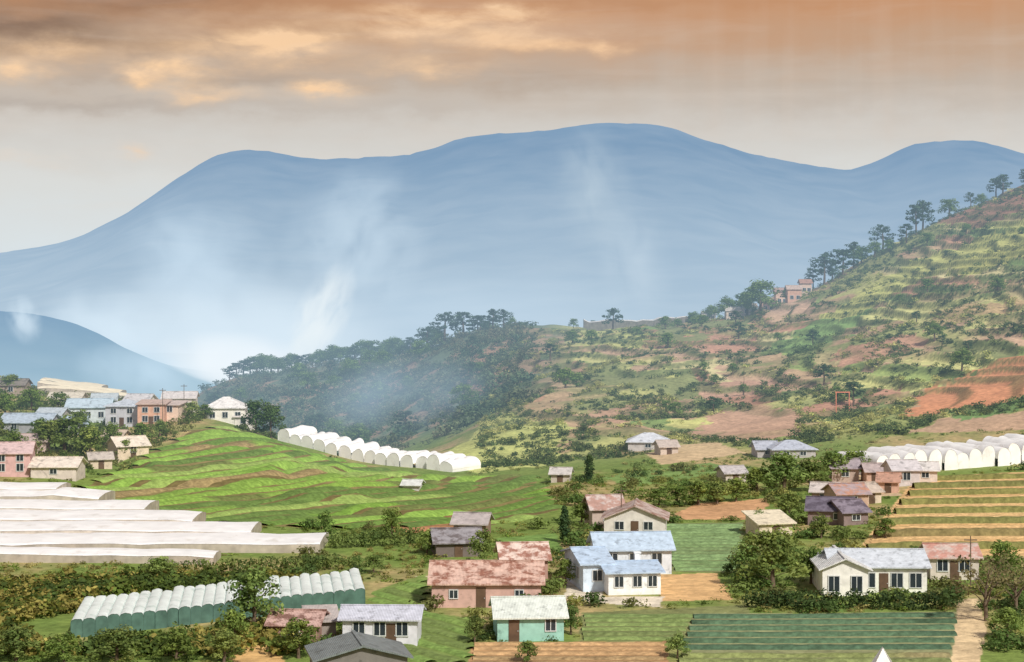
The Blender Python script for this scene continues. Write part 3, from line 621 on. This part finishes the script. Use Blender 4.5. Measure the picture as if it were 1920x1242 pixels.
stepped([((70,742),(250,748),9),((70,733),(225,738),9),((75,725),(190,728),9)],'hilltop greenhouse with cream yellow film roof',h=1.9,st=.2,prof=PR,mat=M_cream)
rr_=[str(ridge(u).y-12) for u in(1095,1290)]
stepped([((1095,rr_[0]),(1290,rr_[1]),8)],'distant white film greenhouse on the ridge',h=3.2,prof=PR)

def post(u,v,h,r=.08,label='thin wooden utility pole beside the farm houses'):
    p=G(u,v);o=obj('utility_pole',None,loc=p,label=label,cat='pole',group='utility poles')
    V,Fc=tube([(0,0,-.5),(0,0,h)],[r,r*.7],8);obj('shaft',mkmesh('shaft',V,Fc,[M_bark]),parent=o)
    b=B();b.box(-.7,.7,-.05,.05,h-.5,h-.38);obj('crossarm',mkmesh('crossarm',b.v,b.f,[M_bark]),parent=o)
for u,v,h in[(1165,1000,6),(305,800,8),(1820,1110,6),(1395,745,8),(345,780,7)]:post(u,v,h)
p=G(1655,1262);b=B();b.slab([(-1.3,-1,0),(0,-.2,2.2),(0,.2,2.2),(-1.3,1,0)],.1);b.slab([(.01,-.2,2.2),(1.3,-1,0),(1.3,1,0),(.01,.2,2.2)],.1)
b.add([(-1.2,-.8,0),(1.2,-.8,0),(0,-.2,2.1)],[(0,1,2)])
obj('tent',mkmesh('tent',b.v,b.f,[M_plastic]),loc=p,label='small white pointed plastic tent in the field',cat='tent')
p=G(1580,775);b=B();b.box(-1.6,-1.4,-.1,.1,-.5,4.5);b.box(1.4,1.6,-.1,.1,-.5,4.5);b.box(-1.7,1.7,-.12,.12,4.501,4.75)
obj('gate_frame',mkmesh('gate_frame',b.v,b.f,[wallm((206,130,105))]),loc=p,label='rust orange post frame standing on the terrace',cat='gate')

def hedge(a,b,h,w,label,base,hi):
    a=G(*a);b=G(*b);n=int((b-a).length/.8);cen=[];rad=[]
    for i in range(n):
        q=a.lerp(b,i/n);z=hz(q.x,q.y)
        for k in range(2):cen.append((q.x+random.uniform(-.2,.2),q.y+random.uniform(-w/2,w/2),z+h*(.3+.4*k)+random.uniform(-.1,.12)));rad.append(h*.36)
    L_=leaves(cen,rad,60,.16,.9,base=base,hi=hi);obj('hedge',mkmesh('hedge',L_[0],L_[1],[M_leaf],cols=L_[2]),label=label,cat='hedge',kind='stuff')
hedge((1405,1140),(1790,1145),1.9,1.6,'dense dark green clipped hedge before the bungalow',(48,66,40),(92,112,60))
hedge((620,1030),(800,1020),2.2,2,'bushy dark hedge along the field edge',(74,98,52),(136,150,82))
hedge((270,1085),(640,1068),1.8,2,'row of low bushes along the greenhouse',(78,100,54),(146,158,88))

pal=[(108,136,72),(134,154,84),(94,118,66),(166,168,96),(126,130,78),(188,186,112)]
def cast(n,u0,u1,d0,d1,thr,ns):
    u=rng.uniform(u0,u1,n);d=np.exp(rng.uniform(math.log(d0),math.log(d1),n));x=(u-CU)/F*d
    k=(fbm(x/10,d/14,ns)>thr)&~clear(x,d);return x[k],d[k]
x,y=cast(1200,560,1980,172,350,.44,41);z=height(x,y)
for i in range(min(290,len(x))):
    s=random.uniform(.6,1.6);o=obj('shrub',SHM[i%5],loc=(x[i],y[i],z[i]-.1),rot=random.random()*6,label='leafy green shrub growing between the plots',cat='shrub',group='shrubs between the plots',scale=(s*1.3,s*1.3,s))
    c=S(*pal[random.choice([0,0,1,1,2,3,4])],1.1);o.color=(*c,1)
def cover(name,x,y,smin,smax,palette,label,seed,zs=1.,k_=1.2):
    N=len(x);z=height(x,y);P=np.array([S(*c,k_) for c in palette])
    ci=np.clip((fbm(x/12,y/16,seed)*1.6-.3+rng.normal(size=N)*.16)*len(P),0,len(P)-1).astype(int);var=rng.integers(0,5,N)
    Vs=[];Cs=[]
    for k in range(5):
        m=var==k;n=m.sum()
        if not n:continue
        V,_,C=SH[k][2];s=smin+(smax-smin)*rng.random(n)**1.8;a=rng.uniform(0,6.28,n);ca,sa=np.cos(a),np.sin(a)
        vx=V[None,:,0]*ca[:,None]-V[None,:,1]*sa[:,None];vy=V[None,:,0]*sa[:,None]+V[None,:,1]*ca[:,None]
        W3=np.stack([vx*s[:,None]*1.15+x[m][:,None],vy*s[:,None]*1.15+y[m][:,None],V[None,:,2]*s[:,None]*zs+z[m][:,None]-.1],-1)
        Vs.append(W3.reshape(-1,3));Cs.append((C[None]*P[ci[m]][:,None]*(.75+.5*rng.random((n,1,1)))).reshape(-1,3))
    V=np.concatenate(Vs);C=np.concatenate(Cs)
    obj(name,mkmesh(name,V,np.arange(len(V)).reshape(-1,4),[M_leaf],cols=C),kind='stuff',label=label,cat='vegetation')
x,y=cast(19000,900,2100,385,760,.38,43)
fr=frac(x,y,height(x,y));tm=tmask(x,y);k=((fr>.26)&(rng.random(len(x))<.9))|(rng.random(len(x))<.06)|((tm<.5)&(rng.random(len(x))<.45));x=x[k];y=y[k]
cover('hillside_scrub',x,y,.4,1.6,[(88,108,66),(108,126,74),(98,116,72),(124,136,80),(176,180,104),(204,202,130)],'mixed green and yellow scrub covering the terraced hillside',44,.85)
x,y=cast(4200,380,1000,540,980,.42,45)
cover('slope_scrub',x,y,1.2,3.2,[(88,112,86),(104,124,90),(118,130,96),(134,134,104)],'woodland scrub on the dark slope',46)
x,y=cast(13000,-100,2050,165,400,.45,47)
cover('wild_grass',x,y,.25,.8,[(100,124,58),(124,142,66),(146,150,80),(166,158,98),(118,142,62)],'rough grass and weeds between the plots',48,.8)
x,y=cast(3500,-100,560,172,215,.3,49);m=(CU+F*x/y)<620
cover('bush_thicket',x[m],y[m],.7,1.6,[(92,110,54),(136,138,66),(168,158,86),(104,122,56),(84,104,52)],'thick olive bushes in front of the greenhouse',50)
x,y=cast(1500,-100,520,340,540,.45,51)
cover('hilltop_scrub',x,y,.9,1.9,[(88,110,58),(108,126,66),(142,144,86)],'bushes among the hilltop houses',52)

# ------------------------------------------------------------ smoke
def smoke(u,v,d,ru,rv,dens,label,tilt=0,col=(.62,.74,.82),ns=1.4,lo=.3,hi=.75):
    x=(u-CU)/F*d;z=ZC+(HV-v)/F*d;sx=ru/F*d;sz=rv/F*d;sy=sx
    m=bpy.data.materials.new('smoke');m.use_nodes=True;N=m.node_tree.nodes;L=m.node_tree.links;N.remove(N['Principled BSDF'])
    tc=N.new('ShaderNodeTexCoord');ln=N.new('ShaderNodeVectorMath');ln.operation='LENGTH';L.new(tc.outputs['Object'],ln.inputs[0])
    a=N.new('ShaderNodeMath');a.operation='SUBTRACT';a.inputs[0].default_value=1;a.use_clamp=True;L.new(ln.outputs['Value'],a.inputs[1])
    n=N.new('ShaderNodeTexNoise');n.inputs['Scale'].default_value=ns;n.inputs['Detail'].default_value=3;n.inputs['Distortion'].default_value=.4
    mp=N.new('ShaderNodeMapping');mp.inputs['Scale'].default_value=(1.2,.6,1.2*rv/ru if rv<ru else 1.2);mp.inputs['Location'].default_value=(u*.01,v*.01,0);L.new(tc.outputs['Object'],mp.inputs[0]);L.new(mp.outputs[0],n.inputs['Vector'])
    r=N.new('ShaderNodeMapRange');r.inputs[1].default_value=lo;r.inputs[2].default_value=hi;L.new(n.outputs[0],r.inputs[0])
    b=N.new('ShaderNodeMath');b.operation='POWER';L.new(a.outputs[0],b.inputs[0]);b.inputs[1].default_value=1.3
    c=N.new('ShaderNodeMath');c.operation='MULTIPLY';L.new(b.outputs[0],c.inputs[0]);L.new(r.outputs[0],c.inputs[1])
    k=N.new('ShaderNodeMath');k.operation='MULTIPLY';L.new(c.outputs[0],k.inputs[0]);k.inputs[1].default_value=dens*3/sy
    ab=N.new('ShaderNodeVolumeAbsorption');ab.inputs[0].default_value=(0,0,0,1);L.new(k.outputs[0],ab.inputs['Density'])
    em=N.new('ShaderNodeEmission');em.inputs[0].default_value=(*col,1);L.new(k.outputs[0],em.inputs[1])  # smoke glows by itself: emission stands in for scattered daylight
    ad=N.new('ShaderNodeAddShader');L.new(ab.outputs[0],ad.inputs[0]);L.new(em.outputs[0],ad.inputs[1]);L.new(ad.outputs[0],N['Material Output'].inputs['Volume'])
    bm=bmesh.new();bmesh.ops.create_icosphere(bm,subdivisions=3,radius=1);me=bpy.data.meshes.new('smoke');bm.to_mesh(me);bm.free();me.materials.append(m)
    o=obj('smoke_plume',me,loc=(x,d,z),label=label,cat='smoke',kind='stuff',scale=(sx,sy,sz));o.rotation_euler=(0,math.radians(tilt),0)
smoke(450,640,2050,360,140,2.0,'bright white smoke lying over the valley floor',6,(.72,.85,.95))
smoke(410,700,1900,220,85,2.4,'dense smoke bank above the fire',0,(.88,.95,1.0))
smoke(600,600,1800,55,130,1.8,'white smoke column rising from a field fire',25,(.82,.90,.94),2.0,.35,.7)
smoke(670,460,2200,150,180,.9,'thin smoke drifting upward',20,(.60,.74,.86),1.9,.35,.7)
smoke(370,500,2300,170,140,.8,'thin smoke drifting across the mountain',30,(.60,.75,.88),1.9,.35,.7)
smoke(1110,350,2500,90,150,.4,'faint smoke veil before the mountain',-12,(.62,.73,.80),1.6,.3,.75)
smoke(1190,500,2400,80,150,.35,'faint smoke veil before the mountain',-8,(.60,.72,.82),1.6,.3,.75)
smoke(45,600,1250,36,54,1.0,'small smoke wisp above the hill',-15,(.68,.82,.93))
smoke(210,625,1900,150,95,1.6,'pale smoke spreading behind the hill',20,(.70,.84,.95))
smoke(270,700,1220,150,60,1.2,'pale mist over the foot of the blue hill',10,(.58,.76,.90))
smoke(900,600,2200,420,120,.6,'pale mist filling the valley behind the ridge',0,(.58,.73,.86),.8,.1,.8)
smoke(740,745,600,220,85,.5,'bluish smoke hanging over the wooded slope',-10,(.38,.52,.64))

# ------------------------------------------------------------ world
w=bpy.data.worlds.new('World');scene.world=w;w.use_nodes=True;N=w.node_tree.nodes;L=w.node_tree.links
bg=N['Background'];tc=N.new('ShaderNodeTexCoord');sp=N.new('ShaderNodeSeparateXYZ');L.new(tc.outputs['Generated'],sp.inputs[0])
def M(op,a,b=None,clamp=False):
    m=N.new('ShaderNodeMath');m.operation=op;m.use_clamp=clamp
    for i,q in enumerate((a,b)):
        if q is None:continue
        if isinstance(q,(int,float)):m.inputs[i].default_value=q
        else:L.new(q,m.inputs[i])
    return m.outputs[0]
az=M('ARCTAN2',sp.outputs[0],sp.outputs[1]);el=M('ARCSINE',sp.outputs[2])
def noise(sx,sy,det,off=0,dist=0,rough=.55):
    c=N.new('ShaderNodeCombineXYZ');L.new(M('MULTIPLY',az,sx),c.inputs[0]);L.new(M('MULTIPLY',el,sy),c.inputs[1]);c.inputs[2].default_value=off
    n=N.new('ShaderNodeTexNoise');n.inputs['Scale'].default_value=1;n.inputs['Detail'].default_value=det;n.inputs['Distortion'].default_value=dist;n.inputs['Roughness'].default_value=rough;L.new(c.outputs[0],n.inputs['Vector']);return n.outputs[0]
nw1=M('SUBTRACT',noise(26,60,5,3),.5);nw2=M('SUBTRACT',noise(30,60,5,9),.5)
azw=M('ADD',az,M('MULTIPLY',nw1,.05));elw=M('ADD',el,M('MULTIPLY',nw2,.022))
cr=N.new('ShaderNodeValToRGB');e=cr.color_ramp.elements
stops=[(-.02,(206,216,222)),(.015,(218,226,229)),(.05,(218,219,216)),(.078,(208,203,196)),(.10,(196,182,168)),(.122,(194,164,138)),(.142,(200,150,112)),(.19,(206,160,124)),(.5,(190,182,176))]
f_=lambda x:(x+.02)/.6
e[0].position=0;e[0].color=(*S(*stops[0][1]),1);e[1].position=f_(.5);e[1].color=(*S(*stops[-1][1]),1)
for x_,c in stops[1:-1]:
    q=e.new(f_(x_));q.color=(*S(*c),1)
L.new(M('MULTIPLY',M('ADD',elw,.02),1/.6),cr.inputs[0]);col=cr.outputs[0]
def mix(f,a,c):
    m=N.new('ShaderNodeMix');m.data_type='RGBA';L.new(f,m.inputs[0]);L.new(a,m.inputs[6])
    if isinstance(c,tuple):m.inputs[7].default_value=(*c,1)
    else:L.new(c,m.inputs[7])
    return m.outputs[2]
def blobs(lst):
    t=None
    for u,v,su,sv,am in lst:
        a=M('MULTIPLY',M('SUBTRACT',azw,(u-CU)/F),F/su);b=M('MULTIPLY',M('SUBTRACT',elw,(HV-v)/F),F/sv)
        g=M('MULTIPLY',M('EXPONENT',M('MULTIPLY',M('ADD',M('MULTIPLY',a,a),M('MULTIPLY',b,b)),-1.)),am)
        t=g if t is None else M('ADD',t,g)
    return t
sh=noise(30,85,6,5,.3,.6)
dark=blobs([(60,75,260,40,1.2),(350,150,300,20,.3),(250,10,320,28,.7),(640,60,150,20,.35),(1600,190,300,30,.1),(120,205,330,14,.3),(900,150,260,22,.25),(700,205,300,14,.12),(1100,5,500,18,.2)])
col=mix(M('MULTIPLY',dark,M('MULTIPLY',M('ADD',sh,.3),.85),True),col,S(120,98,86))
br=blobs([(480,85,160,32,1.1),(560,80,60,20,.9),(330,140,64,30,1.2),(270,155,34,22,.7),(400,185,60,16,.8),(610,172,56,18,1.3),(900,50,140,30,1.1),(960,30,60,14,.8),(1040,80,130,16,.9),(1150,88,40,12,1.1),(120,110,100,26,.7),(30,150,60,18,1.1),(760,40,140,22,.7),(260,285,30,10,.5),(800,130,120,22,.7),(60,310,60,12,.2)])
t=M('MULTIPLY',br,M('MULTIPLY',M('SUBTRACT',sh,.24),2.7),True)
col=mix(t,col,S(249,210,168))
glow=blobs([(1400,60,700,60,.5)]);col=mix(M('MULTIPLY',glow,M('MULTIPLY',noise(6,60,4,33),1.2),True),col,S(202,152,118))
rip=M('MULTIPLY',M('SUBTRACT',noise(9,90,5,21,.5),.48),.6,True);col=mix(rip,col,S(228,216,204))
rays=blobs([(1600,140,330,150,1.)]);col=mix(M('MULTIPLY',rays,M('MULTIPLY',M('SUBTRACT',noise(70,3,2,44),.45),1.0),True),col,S(222,204,188))
sky=N.new('ShaderNodeTexSky');sky.sky_type='NISHITA';sky.sun_disc=False;sky.sun_elevation=math.radians(42);sky.sun_rotation=math.radians(150)
sm_=N.new('ShaderNodeVectorMath');sm_.operation='SCALE';L.new(sky.outputs[0],sm_.inputs[0]);sm_.inputs['Scale'].default_value=.09
hi=M('MULTIPLY',M('SUBTRACT',el,.22),2.5,True)
col=mix(M('MULTIPLY',hi,.7),col,sm_.outputs[0])
L.new(col,bg.inputs[0]);bg.inputs[1].default_value=1.0
sl=bpy.data.lights.new('sun','SUN');sl.energy=4.0;sl.angle=math.radians(4);sl.color=(1,.95,.86);so=bpy.data.objects.new('sun',sl);coll.objects.link(so)
az_=math.radians(150);el_=math.radians(42);sd=Vector((math.sin(az_)*math.cos(el_),-abs(math.cos(az_)*math.cos(el_)),math.sin(el_)))
so.rotation_euler=sd.to_track_quat('Z','Y').to_euler()
cd=bpy.data.cameras.new('camera');cam=bpy.data.objects.new('camera',cd);coll.objects.link(cam);cam.location=(0,0,ZC);cam.rotation_euler=(math.radians(90),0,0)
cd.sensor_width=36;cd.lens=F/1920*36;cd.shift_y=-101/1920;cd.clip_end=60000;cd.clip_start=1;scene.camera=cam
scene.view_settings.view_transform='Standard';scene.view_settings.look='None';scene.view_settings.exposure=0
